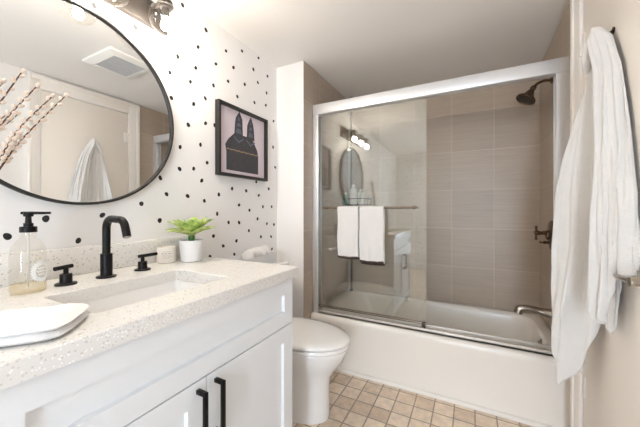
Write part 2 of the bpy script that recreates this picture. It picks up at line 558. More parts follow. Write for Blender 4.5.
# ---------------------------------------------------------------- exhaust vent on the ceiling
e = thing('exhaust_vent', (1.02, 1.21, H), 'white square ceiling exhaust vent, seen in the round mirror', 'vent')
f = MB()
vx0, vx1, vy0, vy1 = .835, 1.205, 1.045, 1.375
f.loft([rrect(vx0, vx1, vy0, vy1, .01, H - .001), rrect(vx0, vx1, vy0, vy1, .01, H - .012), rrect(vx0 + .04, vx1 - .04, vy0 + .04, vy1 - .04, .006, H - .026),
        rrect(vx0 + .055, vx1 - .055, vy0 + .055, vy1 - .055, .004, H - .026), rrect(vx0 + .055, vx1 - .055, vy0 + .055, vy1 - .055, .004, H - .008)], True, True)
f.build('frame', M['vent'], e)
g = MB()
for k in range(17):
    y = vy0 + .064 + k * (vy1 - vy0 - .128) / 16
    g.box(vx0 + .056, vx1 - .056, y - .0035, y + .0035, H - .024, H - .016)
g.build('grille', M['vent_dark'], e, smooth=0)

# ---------------------------------------------------------------- bathtub
TY0, TY1 = 1.8915, YB - .002
RIM = .3675
tub = thing('bathtub', (1.0, 2.27, 0), 'white built-in bathtub with a plain front apron', 'bathtub')
x0, x1 = XL + .002, XA - .002
b = MB()
rings = [rrect(x0, x1, TY0 + .004, TY1, .003, .002, 8), rrect(x0, x1, TY0 + .004, TY1, .003, .05, 8),
         rrect(x0, x1, TY0 + .012, TY1, .003, .10, 8), rrect(x0, x1, TY0 + .010, TY1, .003, .28, 8), rrect(x0, x1, TY0 + .002, TY1, .003, .325, 8),
         rrect(x0, x1, TY0, TY1, .003, .345, 8),
         rrect(x0, x1, TY0 + .004, TY1, .003, .358, 8), rrect(x0 + .001, x1 - .001, TY0 + .013, TY1, .004, .3655, 8),
         rrect(x0 + .003, x1 - .003, TY0 + .024, TY1 - .002, .006, RIM, 8),
         rrect(x0 + .085, x1 - .055, TY0 + .105, TY1 - .055, .14, RIM, 8),
         rrect(x0 + .094, x1 - .062, TY0 + .113, TY1 - .062, .135, RIM - .006, 8),
         rrect(x0 + .105, x1 - .068, TY0 + .120, TY1 - .070, .13, RIM - .03, 8),
         rrect(x0 + .19, x1 - .085, TY0 + .135, TY1 - .085, .12, .20, 8),
         rrect(x0 + .27, x1 - .105, TY0 + .155, TY1 - .105, .11, .10, 8),
         rrect(x0 + .33, x1 - .15, TY0 + .19, TY1 - .14, .09, .068, 8),
         rrect(x0 + .45, x1 - .25, TY0 + .25, TY1 - .20, .06, .062, 8)]
b.loft(rings, True, True)
shell = b.build('tub_shell', M['acrylic'], tub, smooth=50)
ov = MB().lathe([(.021, 0), (.021, .004), (.017, .008), (.006, .010), (.006, .017), (.001, .019)], (1.7032, 2.225, .322), 28, axis=(-1, 0, .12))
ov.build('overflow_plate', M['nickel'], tub)
MB().lathe([(.03, 0), (.03, .004), (.02, .006), (.001, .007)], (1.52, 2.27, .0625), 24).build('drain', M['nickel'], tub)
struct(MB().prism([(TY0 + .003, 0.0005), (TY0 - .019, .0005), (TY0 - .019, .008), (TY0 - .012, .017), (TY0 + .003, .021)], lambda a, c, d: (d, a, c), XL - .0, XA - .03).build('trim_2', M['acrylic'], smooth=30))

# ---------------------------------------------------------------- shower enclosure
KY0, KY1 = 1.9265, 1.985
sf = thing('shower_door_frame', (1.0, 1.95, RIM), 'pale aluminium sliding shower door frame around the tub opening', 'shower frame')
MB().box(XL + .001, XA - .001, KY0, KY1, 1.8706, 1.9493, .006, 3).build('header_rail', M['alu'], sf)
tr = MB()
tr.box(XL + .054, XA - .062, KY0, KY0 + .004, RIM + .001, RIM + .026, .001)
tr.box(XL + .054, XA - .062, KY0, KY1, RIM + .001, RIM + .012, .001)
tr.box(XL + .054, XA - .062, KY1 - .004, KY1, RIM + .001, RIM + .034, .001)
tr.build('bottom_track', M['alu_track'], sf)
for xa, xb in ((XL + .001, XL + .052), (XA - .060, XA - .001)):
    j = MB()
    j.box(xa, xb, KY0, KY0 + .007, RIM + .001, 1.870, .002)
    j.box(xa, xb, KY1 - .007, KY1, RIM + .001, 1.870, .002)
    j.box(xa if xa < 1 else xb - .012, xa + .012 if xa < 1 else xb, KY0 + .007, KY1 - .007, RIM + .001, 1.870)
    j.build('jamb', M['alu'], sf)

def sliding(y, xa, xb, z0, label):
    p = thing('sliding_glass_panel', ((xa + xb) / 2, y, z0), label, 'shower door')
    MB().box(xa, xb, y - .003, y + .003, z0, 1.866, .0006, 1).build('pane', M['glass'], p, smooth=0)
    return p
outer = sliding(1.941, .262, 1.0676, RIM + .052, 'outer tinted glass shower panel carrying the nickel towel bar')
inner = sliding(1.964, .262, 1.058, RIM + .054, 'inner tinted glass shower panel, sliding behind the one with the towel bar')
tb = MB()
tb.tube([(.345, 1.905, 1.162), (1.002, 1.905, 1.162)], .0075, 16)
for x in (.36, .988):
    tb.tube([(x, 1.9375, 1.162), (x, 1.905, 1.162)], .006, 12)
    tb.lathe([(.012, 0), (.012, .004), (.008, .007)], (x, 1.9378, 1.162), 18, axis=(0, -1, 0))
for x in (.345, 1.002):
    tb.ball((x, 1.905, 1.162), .0095, 14)
for pn, y in ((outer, 1.941), (inner, 1.964)):      # slim metal edge along the foot of each pane
    MB().box(.262, 1.0676 if pn is outer else 1.058, y - .0042, y + .0042, RIM + (.047 if pn is outer else .049), RIM + (.0518 if pn is outer else .0538), .0006).build('bottom_edge', M['bar'], pn)
tb.build('towel_bar', M['bar'], outer)
gd = MB()
gd.box(1.046, 1.056, 1.9455, 1.9590, RIM + .013, RIM + .060, .001).box(1.036, 1.060, 1.9315, 1.9375, RIM + .030, RIM + .062, .001)
gd.build('panel_guide', M['darkbronze'], outer)

def hand_towel(xa, xb, zf, zb, label):
    """a towel folded over the bar: front and back fall, dark hem at both ends"""
    t = thing('hand_towel', ((xa + xb) / 2, 1.905, zf), label, 'towel', 'white hand towels on the shower towel bar')
    def prof(x, off, za, zc_):
        pts = []
        wob = lambda z: .0022 * math.sin(x * 42 + z * 9) + .0012 * math.sin(x * 95 + 2)
        for k in range(13):
            z = za + (1.150 - za) * k / 12
            pts.append((1.905 - .0135 - off + wob(z) * (1 - k / 12), z))
        for k in range(1, 8):
            a = math.pi * k / 8
            pts.append((1.905 - (.0135 + off) * math.cos(a), 1.1565 + (.0115 + off * .8) * math.sin(a)))
        for k in range(13):
            z = 1.150 + (zc_ - 1.150) * k / 12
            pts.append((1.905 + .0115 + off * .4 + wob(z) * .3 * k / 12, z))
        return pts
    nx = 18
    m = MB()
    rows = []
    for i in range(nx + 1):
        x = xa + (xb - xa) * i / nx
        sag = -.004 * math.sin(math.pi * i / nx)
        rows.append([Vector((x + .002 * math.sin(z * 25), y, z)) for y, z in prof(x, .003, zf + sag + .012, zb + sag + .012)])
    m.grid(rows)
    body = m.build('cloth', M['towel'], t, smooth=80)
    md = body.modifiers.new('thickness', 'SOLIDIFY'); md.thickness = .007; md.offset = 0
    bv = body.modifiers.new('soft', 'BEVEL'); bv.width = .0028; bv.segments = 2
    for y0, z0 in ((1.905 - .0165, zf), (1.905 + .0127, zb)):
        h = MB()
        rows = []
        for zz in (z0 + .0155, z0 + .008, z0):
            rows.append([Vector((xa + .002 + (xb - xa - .004) * i / nx, y0 + .0022 * math.sin((xa + (xb - xa) * i / nx) * 42 + zf * 9) * (1 if y0 < 1.9 else .3), zz - .004 * math.sin(math.pi * i / nx))) for i in range(nx + 1)])
        h.grid(rows)
        hh = h.build('hem', M['hem'], t, smooth=80)
        md = hh.modifiers.new('thickness', 'SOLIDIFY'); md.thickness = .0084; md.offset = 0
    return t
hand_towel(.468, .624, .808, .800, 'left white hand towel with dark hem on the shower towel bar')
hand_towel(.634, .803, .789, .772, 'right white hand towel with dark hem on the shower towel bar')

# ---------------------------------------------------------------- shower caddy in the back corner
cx_, cy_ = .292, 2.605
cd = thing('shower_caddy', (cx_, cy_, RIM), 'dark tension pole shower caddy in the back left tub corner', 'shower caddy')
MB().tube([(cx_, cy_, RIM + .012), (cx_, cy_, H - .012)], .0095, 14).build('pole', M['pole'], cd)
for z, dz in ((RIM + .0005, 1), (H - .0005, -1)):
    MB().lathe([(.019, 0), (.019, .006 * dz), (.012, .02 * dz), (.0098, .03 * dz)], (cx_, cy_, z), 20).build('foot', M['black'], cd)
def basket(z):
    k = MB()
    xa, xb, ya, yb = cx_ - .035, cx_ + .215, cy_ - .16, cy_ - .014
    for dz in (0, .055):
        ring = rrect(xa, xb, ya, yb, .03, z + dz, 5)
        k.tube(ring + [ring[0]], .0032, 8)
    ring = rrect(xa, xb, ya, yb, .03, 0, 5)
    for q in range(0, len(ring), 3):
        k.tube([(ring[q].x, ring[q].y, z), (ring[q].x, ring[q].y, z + .055)], .0022, 6)
    for q in range(8):
        x = xa + .02 + q * (xb - xa - .04) / 7
        k.tube([(x, ya, z), (x, yb, z)], .0022, 6)
    k.tube([(cx_, cy_ - .014, z + .03), (cx_, cy_ - .002, z + .03)], .006, 8)
    k.build('basket', M['darkbronze'], cd)
basket(1.195)
basket(.755)
def shampoo(x, y, r, h, m, label):
    t = thing('shampoo_bottle', (x, y, 1.199), label, 'bottle', 'bottles in the shower caddy')
    MB().lathe([(r * .9, 0), (r, .006), (r, h * .72), (r * .8, h * .8), (r * .42, h * .84), (r * .42, h * .86)], (x, y, 1.199), 24).build('body', m, t)
    MB().lathe([(r * .5, h * .862), (r * .5, h * .98), (r * .42, h)], (x, y, 1.199), 20).build('cap', M['bottle_white'], t)
shampoo(.348, 2.52, .032, .185, M['bottle_white'], 'tallest white plastic bottle in the middle of the upper caddy basket')
shampoo(.425, 2.51, .030, .14, M['bottle_white'], 'shorter white plastic bottle at the right end of the caddy basket')
shampoo(.290, 2.478, .022, .11, M['bottle_teal'], 'small teal plastic bottle at the left end of the caddy basket')

# ---------------------------------------------------------------- shower head, valve, spout
sh = thing('overhead_shower', (XA, 2.30, 1.972), 'bronze bell-shaped shower head on a curved arm', 'shower head')
MB().lathe([(.026, 0), (.026, .003), (.02, .008), (.011, .013)], (XA - .0002, 2.30, 1.972), 26, axis=(-1, 0, 0)).build('flange', M['bronze'], sh)
MB().tube(catmull([(XA - .012, 2.30, 1.972), (XA - .045, 2.296, 1.974), (XA - .078, 2.288, 1.960), (XA - .10, 2.280, 1.935)], 7), .0085, 14).build('arm', M['bronze'], sh)
ax = Vector((-.50, -.22, -.84)).normalized()
p0 = Vector((XA - .099, 2.280, 1.937))
hd = MB().lathe([(.012, -.006), (.017, .002), (.017, .014), (.013, .02), (.020, .034), (.030, .060), (.042, .078), (.056, .088), (.058, .095), (.054, .099), (.048, .099), (.045, .094)], p0, 36, axis=ax)
hd.build('bell', M['bronze'], sh)
fc = MB()
fc.lathe([(.0445, .0945), (.034, .0985), (.001, .0985)], p0, 30, axis=ax)
q = Vector((0, 0, 1)).rotation_difference(ax)
for rad, cnt in ((.014, 6), (.027, 12)):
    for k in range(cnt):
        a = 2 * math.pi * k / cnt
        fc.ball(p0 + q @ Vector((rad * math.cos(a), rad * math.sin(a), .0985)), .0026, 8)
fc.build('spray_face', M['darkbronze'], sh)

va = thing('shower_valve', (XA, 2.31, .985), 'bronze shower valve with cross handle on the right tile wall', 'shower valve')
MB().lathe([(.094, 0), (.094, .004), (.086, .011), (.05, .016), (.032, .018), (.030, .030), (.022, .034)], (XA - .0002, 2.31, .985), 40, axis=(-1, 0, 0)).build('plate', M['bronze'], va)
cr = MB()
cr.lathe([(.015, .03), (.012, .05), (.012, .062), (.017, .07), (.019, .082), (.014, .09), (.001, .093)], (XA, 2.31, .998), 24, axis=(-1, 0, 0))
for k in range(4):
    a = math.radians(4 + 90 * k)
    d = Vector((0, math.cos(a), math.sin(a)))
    c0 = Vector((XA - .082, 2.31, .998))
    cr.tube([c0 + d * .012, c0 + d * .036], [.0055, .0065], 10)
    cr.ball(c0 + d * .039, .0088, 12)
cr.build('cross_handle', M['bronze'], va)
lv = MB()
lv.lathe([(.010, .012), (.008, .030), (.010, .034), (.010, .044), (.001, .047)], (XA, 2.31, .938), 18, axis=(-1, 0, 0))
lv.tube([(XA - .045, 2.31, .938), (XA - .062, 2.296, .936), (XA - .066, 2.285, .942)], [.005, .005, .006], 10)
lv.build('diverter_lever', M['bronze'], va)

sp = thing('tub_spout', (XA, 2.28, .490), 'brushed nickel tub spout above the right end of the bathtub', 'tub spout')
MB().lathe([(.033, 0), (.033, .004), (.027, .010)], (XA - .0002, 2.28, .490), 28, axis=(-1, 0, 0)).build('flange', M['nickel'], sp)
pth = catmull([(XA - .012, 2.28, .490), (XA - .05, 2.28, .497), (XA - .10, 2.28, .505), (XA - .145, 2.28, .508), (XA - .176, 2.28, .498), (XA - .183, 2.28, .470)], 6)
rad = [.036 - .015 * min(1, i / 9) ** .8 + .003 * max(0, (i - 18) / 12) for i in range(len(pth))]
MB().tube(pth, rad, 18).build('spout', M['nickel'], sp)

# ---------------------------------------------------------------- toilet
TC = 1.422
to = thing('toilet', (.40, TC, 0), 'white toilet with closed lid between the vanity and the tub', 'toilet')
bw = MB()
secs = [(.17, .622, .120, .001, .5), (.17, .624, .120, .02, .5), (.17, .622, .118, .10, .5), (.17, .622, .117, .18, .5), (.165, .632, .123, .235, .5), (.16, .668, .142, .285, .46),
        (.155, .705, .165, .335, .44), (.15, .722, .178, .375, .42), (.15, .726, .181, .392, .42), (.155, .722, .178, .400, .42), (.20, .69, .15, .401, .42)]
bw.loft([egg(a, c, TC, h, z, 44, wd) for a, c, h, z, wd in secs])
bw.build('bowl', M['porcelain'], to, smooth=60)
st = MB()
st.loft([egg(.235, .735, TC, .184, .4045, 44, .42), egg(.232, .739, TC, .187, .410, 44, .42), egg(.232, .739, TC, .187, .420, 44, .42), egg(.236, .735, TC, .184, .4255, 44, .42),
         egg(.30, .66, TC, .12, .4258, 44, .42)])
st.build('seat', M['porcelain'], to, smooth=60)
ld = MB()
ld.loft([egg(.234, .738, TC, .186, .4300, 44, .42), egg(.230, .743, TC, .190, .4345, 44, .42), egg(.230, .743, TC, .190, .4425, 44, .42), egg(.240, .733, TC, .182, .4510, 44, .42),
         egg(.27, .69, TC, .150, .4565, 44, .42), egg(.33, .60, TC, .09, .4590, 44, .42), egg(.40, .50, TC, .03, .4597, 44, .42)])
ld.build('lid', M['porcelain'], to, smooth=60)
for dy in (-.075, .075):
    MB().lathe([(.013, 0), (.013, .05), (.009, .056)], (.222, TC + dy, .402), 16).build('lid_hinge', M['porcelain'], to)
tk = MB().loft([rrect(.03, .195, TC - .19, TC + .19, .03, .39), rrect(.025, .205, TC - .205, TC + .205, .03, .45), rrect(.022, .212, TC - .215, TC + .215, .03, .765)])
tk.build('tank', M['porcelain'], to, smooth=50)
tl = MB().loft([rrect(.018, .222, TC - .222, TC + .222, .03, .767), rrect(.014, .226, TC - .226, TC + .226, .032, .774), rrect(.014, .226, TC - .226, TC + .226, .032, .790), rrect(.022, .218, TC - .218, TC + .218, .03, .800)])
tl.build('tank_lid', M['porcelain'], to, smooth=50)
fl = MB().lathe([(.014, 0), (.014, .006), (.006, .010), (.006, .018)], (.2125, TC - .15, .71), 16, axis=(1, 0, 0))
fl.tube([(.228, TC - .15, .71), (.230, TC - .11, .705), (.230, TC - .075, .70)], [.006, .0055, .007], 10)
fl.build('flush_lever', M['nickel'], to)

ty = thing('tray', (.11, 1.41, .8005), 'pale grey tray on the toilet tank behind the counter end', 'tray')
t0 = MB()
t0.loft([rrect(.052, .165, 1.225, 1.56, .012, .8006), rrect(.046, .171, 1.219, 1.566, .014, .862), rrect(.050, .167, 1.223, 1.562, .012, .862), rrect(.056, .161, 1.229, 1.556, .010, .806)])
t0.build('tray_body', M['tray'], ty, smooth=40)
def rolled(name, x, ya, yb, z, r, m, label):
    o = MB()
    n = 28; rows = []
    L = 20
    for k in range(L + 1):
        y = ya + (yb - ya) * k / L
        ring = []
        for i in range(n):
            a = 2 * math.pi * i / n
            rr = r * (1 + .10 * math.sin(3 * a + 9 * y * 3) + .07 * math.sin(k * 1.1 + a) + .05 * math.sin(5 * a + k * .8))
            e = min(1, .62 + 4.5 * min(k, L - k) / L)
            ring.append(Vector((x + rr * e * 1.05 * math.cos(a), y, z + rr * e * math.sin(a))))
        rows.append(ring)
    o.loft(rows)
    ob = o.build(name, m, origin=(x, (ya + yb) / 2, z - r), smooth=80)
    return tag(ob, label, 'washcloth')
rolled('rolled_washcloth', .108, 1.335, 1.545, .860, .044, M['towel'], 'rolled white washcloth in the grey tray on the toilet tank')
# ---------------------------------------------------------------- vanity
CT, CB = .904, .863              # countertop top and underside
CXF, CY0, CY1 = .661, .131, 1.051
FX = .641                        # face of doors and drawer front
vy0, vy1 = .142, 1.034
va = thing('vanity_cabinet', (.32, .588, 0), 'white shaker vanity cabinet below the quartz countertop', 'cabinet')
bx = MB()
bx.box(.003, FX - .021, vy0, vy0 + .018, .0, CB - .001).box(.003, FX - .021, vy1 - .018, vy1, .0, CB - .001)
bx.box(.003, FX - .021, vy0 + .018, vy1 - .018, .09, .108)
bx.box(FX - .09, FX - .072, vy0 + .018, vy1 - .018, 0, .09)
bx.box(FX - .041, FX - .021, vy0 + .018, vy1 - .018, CB - .045, CB - .001)
bx.box(FX - .041, FX - .021, vy0 + .018, vy1 - .018, .640, .690)
bx.box(.003, .012, vy0 + .018, vy1 - .018, .108, CB - .001)
bx.build('carcass', M['cab'], va, smooth=0)

def shaker(ya, yb, za, zb, sw):
    """a five-piece front: frame of stiles and rails, panel set back with a small slope"""
    s = MB()
    xb, xf = FX - .020, FX
    def ring(d, x, b=0):
        return [Vector((x, ya + d, za + d)), Vector((x, yb - d, za + d)), Vector((x, yb - d, zb - d)), Vector((x, ya + d, zb - d))]
    s.loft([ring(0, xb), ring(0, xf - .0012), ring(.0012, xf), ring(sw, xf), ring(sw + .003, xf - .0115), ], True, True)
    return s
shaker(vy0 + .002, vy1 - .002, .671, CB - .006, .058).build('drawer_front', M['cab'], va, smooth=20)
GAP = .584
def bar_pull(y, parent):
    h = MB()
    h.box(FX + .026, FX + .037, y - .0055, y + .0055, .488, .648, .0008)
    for z in (.494, .642):
        h.box(FX + .0003, FX + .0262, y - .0055, y + .0055, z - .0058, z + .0058, .0006)
    return h.build('handle', M['black'], parent)
for ya, yb, hy in ((vy0 + .002, GAP - .0015, GAP - .033), (GAP + .0015, vy1 - .002, GAP + .030)):
    d = shaker(ya, yb, .112, .6675, .062).build('door', M['cab'], va, smooth=20)
    bar_pull(hy, d)

SX0, SX1, SY0, SY1 = .258, .540, .352, .768
ct = thing('countertop', (.33, .588, CB), 'speckled white quartz vanity countertop with a rectangular sink cutout', 'countertop')
s = MB()
R_out = lambda z, d=0: rrect(.001 + 0, CXF - d, CY0 + d, CY1 - d, .004, z, 6)
R_in = lambda z, d=0: rrect(SX0 - d, SX1 + d, SY0 - d, SY1 + d, .018 + d, z, 6)
s.loft([R_in(CB), R_in(CT - .002), R_in(CT, .002), R_out(CT, .003), R_out(CT - .003), R_out(CB), R_in(CB)], False, False)
bmesh.ops.remove_doubles(s.bm, verts=list(s.bm.verts), dist=1e-5)
s.build('slab', M['quartz'], ct, smooth=30)
MB().box(.001, .021, CY0, CY1, CT + .0005, 1.0077, .002).build('backsplash', M['quartz'], ct)

sk = thing('sink', (.40, .56, .74), 'white rectangular undermount basin set into the quartz countertop', 'sink')
b = MB()
r0 = lambda z, d, r=.03: rrect(SX0 - .004 - d, SX1 + .004 + d, SY0 - .004 - d, SY1 + .004 + d, r, z, 6)
b.loft([r0(CB - .0008, .018, .03), r0(CB - .0008, 0, .024), r0(CB - .006, -.002, .024), r0(CB - .08, -.010, .03), r0(CB - .115, -.018, .04), r0(CB - .128, -.036, .05), r0(CB - .132, -.08, .04),
        ], False, True)
ob = b.build('basin', M['porcelain'], sk, smooth=50)
md = ob.modifiers.new('thickness', 'SOLIDIFY'); md.thickness = .006; md.offset = -1
MB().lathe([(.022, 0), (.022, .002), (.016, .004), (.001, .0045)], (.385, .56, CB - .1315), 24).build('drain', M['nickel'], sk)

# ---------------------------------------------------------------- faucet and its two tap handles
FXC, FYC = .150, .563
fa = thing('faucet', (FXC, FYC, CT), 'tall matte black gooseneck faucet behind the sink', 'faucet')
MB().lathe([(.031, 0.0003), (.031, .0045), (.029, .006), (.020, .006)], (FXC, FYC, CT), 32).build('base_plate', M['black'], fa)
MB().lathe([(.0185, .006), (.0185, .083), (.0175, .085), (.012, .085)], (FXC, FYC, CT), 32).build('body', M['black'], fa)
pth = [(FXC, FYC, CT + .084), (FXC, FYC, CT + .176)]
for k in range(1, 9):
    a = math.pi / 2 * k / 8
    pth.append((FXC + .034 * (1 - math.cos(a)), FYC, CT + .176 + .034 * math.sin(a)))
pth.append((FXC + .085, FYC, CT + .208))
for k in range(1, 8):
    a = math.radians(72) * k / 7
    pth.append((FXC + .085 + .034 * math.sin(a), FYC, CT + .208 - .034 * (1 - math.cos(a))))
last = Vector(pth[-1]); pth.append(tuple(last + Vector((.012, 0, -.034))))
MB().tube(pth, .0128, 20).build('spout', M['black'], fa)
dv = Vector((.012, 0, -.034)).normalized()
MB().lathe([(.0105, 0), (.0105, .003), (.002, .003)], Vector(pth[-1]) + dv * .0002, 20, axis=dv).build('aerator', M['nickel'], fa)
def tap(x, y, label, ang, l0, l1):
    t = thing('tap_handle', (x, y, CT), label, 'tap', 'black tap handles beside the faucet')
    MB().lathe([(.029, .0003), (.029, .0045), (.027, .006), (.018, .006)], (x, y, CT), 28).build('base_plate', M['black'], t)
    MB().lathe([(.0165, .006), (.0165, .033), (.0155, .035), (.007, .035), (.007, .054)], (x, y, CT), 24).build('stem', M['black'], t)
    d = Vector((math.cos(ang), math.sin(ang), 0))
    c = Vector((x, y, CT + .057))
    MB().tube([c - d * l0, c + d * l1], .0068, 16).build('lever', M['black'], t)
tap(.150, .446, 'black tap lever left of the faucet, next to the soap dispenser', math.radians(-68), .020, .036)
tap(.142, .697, 'black tap lever right of the faucet, next to the candle', math.radians(95), .016, .062)

# ---------------------------------------------------------------- soap dispenser
SX, SY = .158, .354
so = thing('soap_dispenser', (SX, SY, CT), 'clear glass soap bottle with a black pump', 'soap dispenser')
MB().lathe([(.030, .0005), (.038, .002), (.0405, .007), (.0405, .108), (.0392, .122), (.035, .136), (.027, .149), (.019, .158), (.0165, .165), (.0165, .178)], (SX, SY, CT), 40).build('bottle', M['bottle'], so, smooth=60)
MB().lathe([(.001, .005), (.038, .005), (.0388, .009), (.0388, .026), (.001, .026)], (SX, SY, CT), 36).build('liquid', M['soap'], so, smooth=40)
MB().lathe([(.0195, .176), (.0195, .191), (.0185, .193), (.011, .193), (.011, .203), (.0075, .203), (.0065, .224)], (SX, SY, CT), 28).build('collar', M['black'], so)
pm = MB().lathe([(.010, .222), (.0115, .225), (.0115, .232), (.010, .235), (.001, .236)], (SX, SY, CT), 24)
d = Vector((.55, .83, 0)).normalized()
c = Vector((SX, SY, CT + .2325))
pm.tube([c, c + d * .034, c + d * .050 + Vector((0, 0, .0005))], [.0046, .004, .0034], 12)
pm.tube([c - d * .002, c - d * .016], [.0045, .004], 10)
pm.build('pump', M['black'], so)
MB().tube([(SX, SY, CT + .014), (SX, SY, CT + .175)], .0028, 10).build('dip_tube', M['bottle_white'], so)
# round white printed wreath on the side of the bottle
lb = MB()
def on_bottle(a, z, off=.0005):
    return Vector((SX + (.0405 + off) * math.cos(a), SY + (.0405 + off) * math.sin(a), CT + z))
A0, Z0 = math.radians(27), .062
def ribbon(mb, pts, wdt, off=.0006):
    for p, q in zip(pts, pts[1:]):
        (a0, z0), (a1, z1) = p, q
        da, dz = (a1 - a0) * .0405, z1 - z0
        ln = math.hypot(da, dz) or 1
        na, nz = -dz / ln * wdt / 2 / .0405, da / ln * wdt / 2
        mb.loft([[on_bottle(a0 + na, z0 + nz, o), on_bottle(a0 - na, z0 - nz, o), on_bottle(a1 - na, z1 - nz, o), on_bottle(a1 + na, z1 + nz, o)] for o in (off - .0003, off + .0003)])
for k in range(26):
    t = 2 * math.pi * k / 26
    p = (A0 + .021 * math.cos(t) / .0405, Z0 + .024 * math.sin(t))
    o = (A0 + .027 * math.cos(t + .16) / .0405, Z0 + .031 * math.sin(t + .16))
    q2 = (A0 + .017 * math.cos(t + .2) / .0405, Z0 + .019 * math.sin(t + .2))
    ribbon(lb, [p, o], .0042); ribbon(lb, [p, q2], .0032)
for z_, w_ in ((.071, .022), (.062, .028), (.053, .020)):
    ribbon(lb, [(A0 + (-.5 + k / 6) * w_ / .0405, z_ + .0026 * (-1) ** k) for k in range(7)], .0022)
lb.build('printed_label', M['label'], so, smooth=0)

# ---------------------------------------------------------------- candle
KX, KY = .068, .850
ca = thing('candle', (KX, KY, CT), 'squat cream candle jar beside the plant pot', 'candle')
MB().lathe([(.034, .0005), (.039, .003), (.040, .008), (.040, .068), (.039, .072), (.0365, .072), (.0365, .060), (.001, .060)], (KX, KY, CT), 40).build('jar', M['cream'], ca, smooth=40)
tx = MB()
for z_, w_, h_ in ((.052, .9, .0022), (.043, 1.1, .0036), (.036, .95, .0018), (.030, 1.05, .0018), (.024, .7, .0018)):
    n = 13
    for k in range(n):
        if (k * 7 + int(z_ * 1000)) % 4 == 0: continue
        a0 = math.radians(-32) + (-.5 + k / n) * w_
        a1 = a0 + w_ / n * .72
        rr = .0404
        tx.loft([[Vector((KX + (rr + o) * math.cos(a), KY + (rr + o) * math.sin(a), CT + zz)) for a, zz in ((a0, z_), (a1, z_), (a1, z_ + h_), (a0, z_ + h_))] for o in (-.0003, .0002)])
tx.build('printed_text', M['ink'], ca, smooth=0)
MB().tube([(KX, KY, CT + .060), (KX + .001, KY, CT + .068)], .0012, 8).build('wick', M['blackframe'], ca)

# ---------------------------------------------------------------- potted plant
PX, PY = .135, .932
pp = thing('potted_plant', (PX, PY, CT), 'small leafy green plant in a white pot', 'plant')
MB().lathe([(.042, .0005), (.046, .003), (.0545, .096), (.0545, .100), (.051, .100), (.0495, .088), (.001, .088)], (PX, PY, CT), 40).build('pot', M['pot'], pp, smooth=40)
MB().lathe([(.049, .082), (.048, .0905), (.03, .093), (.001, .094)], (PX, PY, CT), 28).build('soil', M['soil'], pp)
MB().tube([(PX, PY, CT + .09), (PX, PY, CT + .112), (PX, PY, CT + .138)], [.012, .015, .010], 14).build('stem', M['leaf_dark'], pp)
rl = random.Random(5)
def leaf(az, el, L, W, z0):
    rows = []
    nL, nW = 12, 6
    d = Vector((math.cos(az), math.sin(az), 0)); sd = Vector((-math.sin(az), math.cos(az), 0))
    for i in range(nL + 1):
        t = i / nL
        e = el - .55 * t * t
        p = Vector((PX, PY, CT + z0)) + d * (.008 + L * t * math.cos(el) ) + Vector((0, 0, L * (math.sin(el) * t - .22 * t * t)))
        wv = W * (math.sin(math.pi * min(1, .10 + .90 * t) ** .85)) ** .8 * (1 - .15 * t)
        if i == nL: wv = .0006
        rows.append([p + sd * wv * (j / nW - .5) + Vector((0, 0, .28 * wv * abs(j / nW - .5) * 2)) + Vector((0, 0, .0012 * math.sin(9 * t + 4 * j))) for j in range(nW + 1)])
    o = MB().grid(rows).build('leaf', M['leaf'], pp, smooth=80)
    md = o.modifiers.new('thickness', 'SOLIDIFY'); md.thickness = .0012
for k in range(7):
    leaf(2 * math.pi * k / 7 + .2 + rl.uniform(-.2, .2), math.radians(rl.uniform(24, 34)), rl.uniform(.125, .140), rl.uniform(.048, .058), .118)
for k in range(7):
    leaf(2 * math.pi * k / 7 + .62 + rl.uniform(-.2, .2), math.radians(rl.uniform(46, 56)), rl.uniform(.130, .150), rl.uniform(.048, .058), .120)
for k in range(5):
    leaf(2 * math.pi * k / 5 + .3 + rl.uniform(-.2, .2), math.radians(rl.uniform(64, 76)), rl.uniform(.10, .12), rl.uniform(.040, .048), .120)

# ---------------------------------------------------------------- folded cloth on the counter
fc = thing('folded_towel', (.52, .235, CT), 'folded white towel lying at the left end of the countertop', 'towel')
ctr = Vector((.528, .232, CT + .001))
ux = Vector((-.75, .66, 0)).normalized(); uy = Vector((-.66, -.75, 0)).normalized()
def cushion(z0, z1, hx, hy, name, sh=(0, 0)):
    m = MB()
    nx, nyy = 26, 22
    for side in (1, -1):
        rows = []
        for i in range(nx + 1):
            row = []
            for j in range(nyy + 1):
                a, c = -1 + 2 * i / nx, -1 + 2 * j / nyy
                k = max(0, 1 - abs(a) ** 4) ** .5 * max(0, 1 - abs(c) ** 4) ** .5
                aa, cc = a * (1 - .10 * c ** 4), c * (1 - .13 * a ** 4)
                zc_ = z0 + (z1 - z0) * ((.45 + .55 * k) if side > 0 else .45 * (1 - k) ** 2)
                zc_ += (.0016 * math.sin(5 * a + 3 * c) + .001 * math.sin(9 * c)) * k * (side > 0)
                row.append(ctr + ux * (aa * hx + sh[0]) + uy * (cc * hy + sh[1]) + Vector((0, 0, zc_)))
            rows.append(row)
        m.grid(rows)
    bmesh.ops.remove_doubles(m.bm, verts=list(m.bm.verts), dist=1e-5)
    m.build(name, M['towel_bright'], fc, smooth=80)
cushion(.0002, .016, .083, .094, 'lower_fold')
cushion(.0148, .031, .079, .091, 'upper_fold', (.003, -.002))

